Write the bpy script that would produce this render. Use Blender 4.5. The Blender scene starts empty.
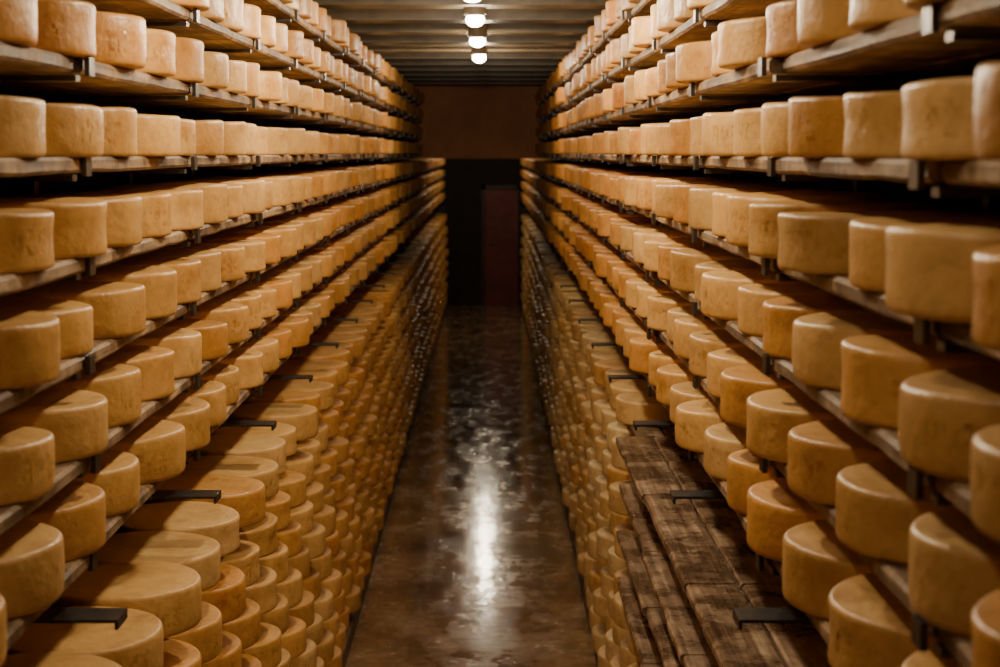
import bpy, math, random, bmesh
import numpy as np
from mathutils import Vector
random.seed(7); rng=np.random.default_rng(7)

EYE=2.45; P=0.1775; S=0.355; BAY=1.065; PH=2.97-3*BAY
FPX=1660.0
LINTEL_Y=17.9; END_Y=26.6; START_Y=-1.2
CEIL=EYE+0.78
def lev(k): return EYE-0.008-P*k if k<5 else EYE-1.06-P*(k-5)

# ---------------- materials ----------------
def mat(name):
    m=bpy.data.materials.new(name); m.use_nodes=True
    nt=m.node_tree; b=nt.nodes['Principled BSDF']
    return m,nt,b
def N(nt,t,**kw):
    n=nt.nodes.new(t)
    for k,v in kw.items(): setattr(n,k,v)
    return n
def L(nt,a,b): nt.links.new(a,b)
def ramp(nt,fac,stops):
    r=nt.nodes.new('ShaderNodeValToRGB'); e=r.color_ramp.elements
    e[0].position=stops[0][0]; e[0].color=(*stops[0][1],1)
    e[1].position=stops[-1][0]; e[1].color=(*stops[-1][1],1)
    for p,c in stops[1:-1]:
        q=e.new(p); q.color=(*c,1)
    L(nt,fac,r.inputs[0]); return r.outputs[0]
def math_(nt,op,a,b=None,c=None):
    n=nt.nodes.new('ShaderNodeMath'); n.operation=op
    for i,v in enumerate((a,b,c)):
        if v is None: continue
        if isinstance(v,(int,float)): n.inputs[i].default_value=v
        else: L(nt,v,n.inputs[i])
    return n.outputs[0]
def mix(nt,typ,fac,a,b):
    n=nt.nodes.new('ShaderNodeMix'); n.data_type='RGBA'; n.blend_type=typ
    for s,v in ((n.inputs[0],fac),(n.inputs[6],a),(n.inputs[7],b)):
        if isinstance(v,(int,float)): s.default_value=v
        elif isinstance(v,tuple): s.default_value=(*v,1)
        else: L(nt,v,s)
    return n.outputs[2]
def g(v): return (v,v,v)
def noise(nt,vec,scale,detail=4,rough=.55):
    n=N(nt,'ShaderNodeTexNoise'); n.inputs['Scale'].default_value=scale
    n.inputs['Detail'].default_value=detail; n.inputs['Roughness'].default_value=rough
    L(nt,vec,n.inputs['Vector']); return n.outputs[0]
def mapping(nt,vec,sc):
    n=N(nt,'ShaderNodeMapping'); n.inputs['Scale'].default_value=sc; L(nt,vec,n.inputs[0]); return n.outputs[0]
def bump(nt,h,strength,dist,normal=None):
    n=N(nt,'ShaderNodeBump'); n.inputs['Strength'].default_value=strength; n.inputs['Distance'].default_value=dist
    L(nt,h,n.inputs['Height'])
    if normal is not None: L(nt,normal,n.inputs['Normal'])
    return n.outputs[0]

# cheese rind
mc,nt,b=mat('cheese_rind')
at=N(nt,'ShaderNodeAttribute',attribute_name='lp'); ac=N(nt,'ShaderNodeAttribute',attribute_name='tint')
geo=N(nt,'ShaderNodeNewGeometry')
sx=N(nt,'ShaderNodeSeparateXYZ'); L(nt,at.outputs['Vector'],sx.inputs[0])
ang=math_(nt,'ARCTAN2',sx.outputs[1],sx.outputs[0])
u=math_(nt,'MULTIPLY',ang,0.17)
v=sx.outputs[2]
pos=geo.outputs['Position']
n1=noise(nt,pos,9,5,.6); n2=noise(nt,pos,50,4); n3=noise(nt,pos,260,2)
col=mix(nt,'MULTIPLY',1.0,ac.outputs['Color'],ramp(nt,n1,[(.3,(.76,.67,.54)),(.52,(1,1,1)),(.72,(1.10,1.11,1.12))]))
col=mix(nt,'MULTIPLY',.5,col,ramp(nt,n2,[(.3,(.80,.73,.64)),(.6,(1,1,1))]))
rad=math_(nt,'SQRT',math_(nt,'ADD',math_(nt,'MULTIPLY',sx.outputs[0],sx.outputs[0]),math_(nt,'MULTIPLY',sx.outputs[1],sx.outputs[1])))
L(nt,ramp(nt,n2,[(.3,g(.34)),(.7,g(.50))]),b.inputs['Roughness'])
b.inputs['Specular IOR Level'].default_value=.42
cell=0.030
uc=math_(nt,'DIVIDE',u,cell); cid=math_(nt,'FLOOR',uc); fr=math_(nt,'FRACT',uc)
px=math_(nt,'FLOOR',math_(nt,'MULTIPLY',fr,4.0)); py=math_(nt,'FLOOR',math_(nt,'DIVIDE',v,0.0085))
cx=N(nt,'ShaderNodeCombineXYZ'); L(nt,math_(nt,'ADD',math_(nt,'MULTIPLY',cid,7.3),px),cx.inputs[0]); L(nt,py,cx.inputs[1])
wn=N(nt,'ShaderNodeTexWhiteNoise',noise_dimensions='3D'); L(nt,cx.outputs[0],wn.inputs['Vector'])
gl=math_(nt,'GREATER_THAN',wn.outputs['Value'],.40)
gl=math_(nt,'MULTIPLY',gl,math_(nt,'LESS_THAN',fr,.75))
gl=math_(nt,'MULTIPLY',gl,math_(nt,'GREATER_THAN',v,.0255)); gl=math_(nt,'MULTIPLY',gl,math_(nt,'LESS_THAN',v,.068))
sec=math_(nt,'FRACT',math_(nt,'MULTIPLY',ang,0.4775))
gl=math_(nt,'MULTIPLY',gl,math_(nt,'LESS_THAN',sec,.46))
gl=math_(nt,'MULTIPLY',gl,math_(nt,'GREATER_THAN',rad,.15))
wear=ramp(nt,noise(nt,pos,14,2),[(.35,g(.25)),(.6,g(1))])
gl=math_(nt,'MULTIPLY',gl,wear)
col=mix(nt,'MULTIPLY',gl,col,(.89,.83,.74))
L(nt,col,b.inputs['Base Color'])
bn=bump(nt,gl,.7,.008)
bn=bump(nt,n1,.20,.02,bn); bn=bump(nt,n2,.26,.008,bn); bn=bump(nt,n3,.15,.0015,bn)
L(nt,bn,b.inputs['Normal'])

# wood
def wood(name,lo,mid,hi,rough,stain):
    m,nt,b=mat(name)
    geo=N(nt,'ShaderNodeNewGeometry'); pos=geo.outputs['Position']
    gr=noise(nt,mapping(nt,pos,(60,2.5,60)),1.0,5,.6)
    bl=noise(nt,pos,7,5,.6); sp=noise(nt,pos,38,3)
    c=ramp(nt,gr,[(.3,lo),(.5,mid),(.72,hi)])
    c=mix(nt,'MULTIPLY',stain,c,ramp(nt,bl,[(.42,(.17,.12,.085)),(.62,(1,1,1))]))
    c=mix(nt,'MULTIPLY',.6,c,ramp(nt,sp,[(.35,(.5,.43,.36)),(.55,(1,1,1))]))
    L(nt,c,b.inputs['Base Color'])
    L(nt,ramp(nt,bl,[(.35,g(rough-.22)),(.65,g(rough))]),b.inputs['Roughness'])
    bn=bump(nt,gr,.5,.004); L(nt,bump(nt,sp,.3,.004,bn),b.inputs['Normal'])
    return m
m_wood=wood('spruce_shelf_wood',(.24,.15,.078),(.43,.29,.155),(.68,.50,.29),.75,.82)
m_worn=wood('worn_wet_shelf_wood',(.19,.115,.065),(.38,.25,.155),(.64,.48,.32),.40,.72)
def plain(name,c,rough,metal=0,nscale=12,amp=.35,bmp=.2):
    m,nt,b=mat(name); geo=N(nt,'ShaderNodeNewGeometry')
    n=noise(nt,geo.outputs['Position'],nscale,5)
    c2=tuple(x*(1-amp) for x in c); c3=tuple(x*(1+amp) for x in c)
    L(nt,ramp(nt,n,[(.3,c2),(.7,c3)]),b.inputs['Base Color'])
    b.inputs['Roughness'].default_value=rough; b.inputs['Metallic'].default_value=metal
    L(nt,bump(nt,n,bmp,.01),b.inputs['Normal']); return m
m_steel=plain('dark_steel',(.08,.072,.066),.38,.7,20)
m_wall=plain('dark_plaster',(.02,.013,.009),.85,0,6)
m_lintel=plain('brown_painted_panel',(.66,.27,.105),.6,0,4,.15)
m_door=plain('maroon_door_paint',(.15,.022,.014),.5,0,5,.3)
m_frame=plain('door_frame_paint',(.035,.011,.008),.5,0,5,.3)
m_ceil=plain('ceiling_boards',(.085,.058,.031),.5,0,9,.35)
m_beam=plain('ceiling_beam_paint',(.13,.093,.050),.38,0,9,.3)
m_plinth=plain('concrete_plinth',(.14,.095,.055),.6,0,14,.4)
m_fix=plain('lamp_housing',(.3,.27,.22),.4,0,10,.1)
mg,nt,b=mat('lamp_glass'); b.inputs['Emission Color'].default_value=(1,.88,.70,1); b.inputs['Emission Strength'].default_value=55
b.inputs['Base Color'].default_value=(.9,.85,.75,1)
# floor
mf,nt,b=mat('wet_concrete_floor'); geo=N(nt,'ShaderNodeNewGeometry'); pos=geo.outputs['Position']
a1=noise(nt,pos,1.9,5,.55); a2=noise(nt,pos,11,5,.6); a3=noise(nt,mapping(nt,pos,(5,1.6,1)),1.5,5,.6); a4=noise(nt,pos,60,3)
c=ramp(nt,a1,[(.32,(.18,.10,.048)),(.5,(.38,.24,.125)),(.68,(.58,.405,.235))])
c=mix(nt,'MULTIPLY',.6,c,ramp(nt,a2,[(.35,g(.42)),(.6,g(1.05))]))
L(nt,c,b.inputs['Base Color'])
rr=mix(nt,'MIX',.35,ramp(nt,a3,[(.42,g(.05)),(.60,g(.28))]),ramp(nt,a2,[(.4,g(.05)),(.65,g(.34))]))
L(nt,rr,b.inputs['Roughness'])
b.inputs['Specular IOR Level'].default_value=.85
cw=ramp(nt,a3,[(.44,g(1.)),(.60,g(.4))]); L(nt,cw,b.inputs['Coat Weight']); b.inputs['Coat Roughness'].default_value=.05
bn=bump(nt,a2,.22,.012); bn=bump(nt,a4,.08,.004,bn); L(nt,bn,b.inputs['Normal']); L(nt,bump(nt,a2,.13,.01),b.inputs['Coat Normal'])

# ---------------- mesh builders ----------------
class MB:
    def __init__(s): s.v=[];s.f=[];s.m=[]
    def add(s,vs,fs,mi=0):
        o=len(s.v); s.v+=vs; s.f+=[tuple(i+o for i in q) for q in fs]; s.m+=[mi]*len(fs)
    def box(s,x0,x1,y0,y1,z0,z1,mi=0):
        x0,x1=sorted((x0,x1))
        vs=[(x0,y0,z0),(x1,y0,z0),(x1,y1,z0),(x0,y1,z0),(x0,y0,z1),(x1,y0,z1),(x1,y1,z1),(x0,y1,z1)]
        s.add(vs,[(0,3,2,1),(4,5,6,7),(0,1,5,4),(1,2,6,5),(2,3,7,6),(3,0,4,7)],mi)
    def plank(s,x0,x1,y0,y1,z0,z1,mi=0,n=8,j=.004):
        x0,x1=sorted((x0,x1)); c=.006; vs=[]
        for i in range(n+1):
            y=y0+(y1-y0)*i/n; a=random.uniform(-j,j)*.7; q=random.uniform(-j,j)*.7; d=random.uniform(-j,0)*.7
            pts=[(x0+c+a,z0+d),(x1-c+q,z0+d),(x1+q,z0+c+d),(x1+q,z1-c),(x1-c+q,z1),(x0+c+a,z1),(x0+a,z1-c),(x0+a,z0+c+d)]
            vs+=[(px,y,pz) for px,pz in pts]
        fs=[]
        for i in range(n):
            for k in range(8):
                A=i*8+k;B=i*8+(k+1)%8; fs.append((A,A+8,B+8,B))
        fs.append(tuple(range(8))); fs.append(tuple(reversed([n*8+k for k in range(8)])))
        s.add(vs,fs,mi)
    def cyl(s,c,r,h,axis='z',n=20,mi=0,r2=None):
        r2=r if r2 is None else r2; vs=[]
        for t,rr_ in ((0,r),(h,r2)):
            for i in range(n):
                a=2*math.pi*i/n; p=(rr_*math.cos(a),rr_*math.sin(a),t)
                if axis=='y': p=(p[0],t,p[1])
                if axis=='x': p=(t,p[0],p[1])
                vs.append((c[0]+p[0],c[1]+p[1],c[2]+p[2]))
        fs=[(i,(i+1)%n,n+(i+1)%n,n+i) for i in range(n)]
        fs+= [tuple(reversed(range(n))),tuple(range(n,2*n))]
        s.add(vs,fs,mi)
    def obj(s,name,mats,parent=None,smooth=False):
        me=bpy.data.meshes.new(name); me.from_pydata(s.v,[],s.f)
        for m in mats: me.materials.append(m)
        me.polygons.foreach_set('material_index',s.m)
        if smooth: me.polygons.foreach_set('use_smooth',[True]*len(s.f))
        me.update()
        bm=bmesh.new(); bm.from_mesh(me); bmesh.ops.recalc_face_normals(bm,faces=bm.faces); bm.to_mesh(me); bm.free()
        o=bpy.data.objects.new(name,me); bpy.context.collection.objects.link(o)
        if parent: o.parent=parent
        return o
def empty(name):
    o=bpy.data.objects.new(name,None); bpy.context.collection.objects.link(o); return o

# ---------------- racks + cheese ----------------
WH=0.096; RW=.1730
PROF=[(0.0,.0),(.94,.0),(.982,.012),(.997,.04),(1.003,.10),(.997,.30),(.994,.5),(.997,.7),(1.005,.90),(1.0,.95),(.985,.985),(.960,1.0),(.6,1.0),(0.0,.995)]
def cheeses(name,items):
    V=[];F=[];LP=[];T=[];base=0
    for (x,y,z,r,h,rot,col) in items:
        n=56 if y<7 else (30 if y<13 else 20)
        a=np.arange(n)*2*np.pi/n
        e1=rng.uniform(.0,.010); ph=rng.uniform(0,6.28); bul=rng.uniform(-.008,.028)
        tx,ty=rng.normal(0,.011,2)
        rings=[]
        for (pr,pz) in PROF[1:-1]:
            rr_=r*pr*(1+e1*np.cos(2*a+ph)+ (bul*math.sin(pz*math.pi) if pr>.95 else 0)+.002*np.sin(5*a+ph*3))
            lx=rr_*np.cos(a); ly=rr_*np.sin(a); zz=h*pz+0*a
            if pz>.4: zz=zz+tx*lx+ty*ly+.0015*np.sin(3*a+ph)
            rings.append(np.stack([lx,ly,zz],1))
        m=len(rings)
        pts=np.concatenate(rings+[np.array([[0,0,0.0]]),np.array([[0,0,h*.992]])])
        lp=pts.copy()
        c,s_=math.cos(rot),math.sin(rot)
        lp[:,0]=pts[:,0]*c-pts[:,1]*s_; lp[:,1]=pts[:,0]*s_+pts[:,1]*c
        V.append(pts+np.array([x,y,z])); LP.append(lp); T.append(np.tile([*col,1.0],(len(pts),1)))
        i=np.arange(n); j=(i+1)%n
        for k in range(m-1):
            F.append(np.stack([base+k*n+i,base+k*n+j,base+(k+1)*n+j,base+(k+1)*n+i],1))
        b0=base+m*n
        F.append(np.stack([base+j,base+i,np.full(n,b0),np.full(n,-1)],1))
        F.append(np.stack([base+(m-1)*n+i,base+(m-1)*n+j,np.full(n,b0+1),np.full(n,-1)],1))
        base+=len(pts)
    V=np.concatenate(V);LP=np.concatenate(LP);T=np.concatenate(T);F=np.concatenate(F)
    fs=[tuple(q[:3]) if q[3]<0 else tuple(q) for q in F.tolist()]
    me=bpy.data.meshes.new(name); me.from_pydata(V.tolist(),[],fs)
    at=me.attributes.new('lp','FLOAT_VECTOR','POINT'); at.data.foreach_set('vector',LP.astype(np.float32).ravel())
    at=me.attributes.new('tint','FLOAT_COLOR','POINT'); at.data.foreach_set('color',T.astype(np.float32).ravel())
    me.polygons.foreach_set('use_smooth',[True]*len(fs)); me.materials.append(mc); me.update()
    o=bpy.data.objects.new(name,me); bpy.context.collection.objects.link(o); return o

batch={}
def tint(side,k,y):
    base=np.array([.72,.425,.140])
    key=(side,k,int(y//2.13))
    if key not in batch:
        t=rng.uniform(-1,1); batch[key]=np.array([1+.05*t,1+.09*t,1+.16*t])
    c=base*batch[key]*(1+.13*rng.uniform(-1,1))
    if rng.random()<.22: c=c*np.array([.95,.82,.66])
    if rng.random()<.25: c=c*np.array([1.08,1.15,1.3])
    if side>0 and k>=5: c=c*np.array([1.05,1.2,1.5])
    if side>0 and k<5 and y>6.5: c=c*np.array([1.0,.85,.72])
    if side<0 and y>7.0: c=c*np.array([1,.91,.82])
    return np.clip(c,0,.88)

KU=list(range(-3,5)); KL=list(range(5,13))
EMPTY_END=PH+BAY*6+.02
for side,xu,xl,back in ((-1,.70,.665,1.10),(1,.48,.485,.885)):
    rack=empty('cheese_storage_rack')
    boards=MB(); steel=MB(); items=[]
    nb0=math.floor((START_Y-PH)/BAY)
    for k in KU+KL:
        z=lev(k); up=k<5
        xf=xu if up else xl
        yend=LINTEL_Y-.15 if k<=0 else END_Y-.3
        i=nb0
        while PH+i*BAY<yend-.2:
            y0=PH+i*BAY; y1=min(y0+BAY,yend)
            empt = side>0 and 5<=k<=8 and y1<EMPTY_END
            fx=xf+(.030 if up else (-.008 if empt else .07))+random.uniform(-.010,.010)
            nn=2 if up else 3
            w=(back-fx)/nn
            for q in range(nn):
                xa=fx+q*w+(.004 if q else 0); xb=fx+(q+1)*w-.004
                boards.plank(side*xa,side*xb,y0+.003+random.uniform(0,.004),y1-.003-random.uniform(0,.004),z-.027,z-(0 if q!=1 else .001),1 if empt else 0)
            steel.box(side*(fx+.006),side*(back+.01),y0-.016,y0+.016,z-.043,z-.032)
            if up: steel.box(side*(fx-.020),side*(fx-.011),y0-.020,y0+.020,z-.034,z-.001)
            if not empt:
                for c_ in range(3):
                    yc=y0+S*c_+.01
                    if yc+.17>yend or (yc-.17<EMPTY_END-.05 and side>0 and 5<=k<=8): continue
                    r=RW+rng.uniform(-.007,.003); h=WH+rng.uniform(-.008,.006)
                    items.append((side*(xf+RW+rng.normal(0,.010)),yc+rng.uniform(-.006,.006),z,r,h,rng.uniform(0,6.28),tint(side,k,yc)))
            i+=1
    i=nb0
    while PH+i*BAY<END_Y-.3:
        y=PH+i*BAY
        top=CEIL-.11 if abs(y-LINTEL_Y-.1)>.3 else EYE-.2
        steel.box(side*(back+.002),side*(back+.04),y-.02,y+.02,.09,top)
        zp=EYE-.84
        xa,xb=xu-.035,xu+.13
        if side>0: xb=xu+.10
        steel.box(side*xa,side*xb,y-.045,y+.035,zp,zp+.006)
        steel.box(side*xa,side*(xa+.006),y-.045,y+.035,zp-.012,zp)
        steel.box(side*xb,side*(back+.01),y-.012,y+.012,zp-.01,zp+.004)
        i+=1
    boards.obj('shelf_boards',[m_wood,m_worn],rack); steel.obj('steel_supports',[m_steel],rack)
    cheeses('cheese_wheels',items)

# ---------------- room ----------------
XL_,XR_=-1.16,.945
def room(name,*a,m=None):
    b_=MB(); b_.box(*a); return b_.obj(name,[m])
room('floor',XL_-.1,XR_+.1,-2.5,END_Y+.3,-.1,0,m=mf)
room('wall_left',XL_-.1,XL_,-2.5,END_Y+.3,0,CEIL,m=m_wall)
room('wall_right',XR_,XR_+.1,-2.5,END_Y+.3,0,CEIL,m=m_wall)
room('wall_back',XL_,XR_,END_Y,END_Y+.3,0,CEIL,m=m_wall)
room('wall_front',XL_,XR_,-2.6,-2.5,0,CEIL,m=m_wall)
room('wall_lintel',XL_,XR_,LINTEL_Y,LINTEL_Y+.25,EYE-.065,CEIL,m=m_lintel)
room('plinth_left',XL_+.01,-.69,-2.4,END_Y-.1,0,.088,m=m_plinth)
room('plinth_right',.51,XR_-.01,-2.4,END_Y-.1,0,.088,m=m_plinth)
cb=MB(); cb.box(XL_-.1,XR_+.1,-2.5,END_Y+.3,CEIL,CEIL+.1); cb.obj('ceiling',[m_ceil])
bm_=MB(); y=-2.0
while y<LINTEL_Y-.3:
    bm_.box(XL_,XR_,y,y+.16,CEIL-.07,CEIL)
    bm_.box(XL_,XR_,y-.03,y+.19,CEIL-.085,CEIL-.07); y+=.9
bm_.obj('ceiling_beams',[m_beam])
# door at the end
d=empty('cellar_door'); q=MB()
q.box(-.07,.44,END_Y-.05,END_Y-.01,0.0,1.86); q.obj('door_leaf',[m_door],d)
q=MB(); q.box(-.14,-.07,END_Y-.08,END_Y-.01,0,1.93);q.box(.44,.47,END_Y-.08,END_Y-.01,0,1.93);q.box(-.14,.47,END_Y-.08,END_Y-.01,1.86,1.93)
q.obj('door_frame',[m_frame],d)
q=MB()
for zz in (.3,1.05): q.box(0,.37,END_Y-.06,END_Y-.05,zz,zz+.6)
q.obj('door_panels',[m_door],d)
q=MB(); q.cyl((-.02,END_Y-.09,1.0),.015,.05,'y'); q.box(-.03,.08,END_Y-.095,END_Y-.08,.99,1.01); q.obj('door_handle',[m_steel],d)

# ---------------- lamps ----------------
pw={1.8:5,3.5:36,5.2:48,6.75:21,8.05:9,9.6:9,11.25:21,19.4:5,21.0:8,22.6:20,24.3:13}
for yy,en in pw.items():
    e=empty('ceiling_lamp'); xx=-.072
    zt=EYE+.685
    q=MB(); q.cyl((xx,yy,zt-.02),.055,CEIL-zt+.02,n=28); q.cyl((xx,yy,zt-.028),.047,.008,n=28)
    q.obj('lamp_housing',[m_fix],e)
    me=bpy.data.meshes.new('lamp_globe'); bm=bmesh.new(); bmesh.ops.create_uvsphere(bm,u_segments=24,v_segments=14,radius=.045)
    for v_ in bm.verts: v_.co.z*=.75
    for f_ in bm.faces: f_.smooth=True
    bm.to_mesh(me); bm.free(); me.materials.append(mg)
    o=bpy.data.objects.new('lamp_globe',me); bpy.context.collection.objects.link(o); o.location=(xx,yy,zt-.046); o.parent=e
    l=bpy.data.lights.new('lamp_bulb','POINT'); l.energy=en ; l.color=(1,.82,.57); l.shadow_soft_size=.045
    lo=bpy.data.objects.new('lamp_bulb',l); bpy.context.collection.objects.link(lo); lo.location=(xx,yy,zt-.135); lo.parent=e

w=bpy.data.worlds.new('world'); bpy.context.scene.world=w; w.use_nodes=True
w.node_tree.nodes['Background'].inputs[0].default_value=(.5,.4,.3,1); w.node_tree.nodes['Background'].inputs[1].default_value=.02

cd=bpy.data.cameras.new('camera'); co=bpy.data.objects.new('camera',cd); bpy.context.collection.objects.link(co)
co.location=(0,0,EYE); pitch=3.1
co.rotation_euler=(math.radians(90-pitch),0,0)
cd.sensor_width=36; cd.lens=FPX*36/1000; cd.shift_x=.010
cd.shift_y=-(181-FPX*math.tan(math.radians(pitch)))/1000
cd.dof.use_dof=True; cd.dof.focus_distance=4.6; cd.dof.aperture_fstop=5.6
cd.clip_start=.05
bpy.context.scene.camera=co
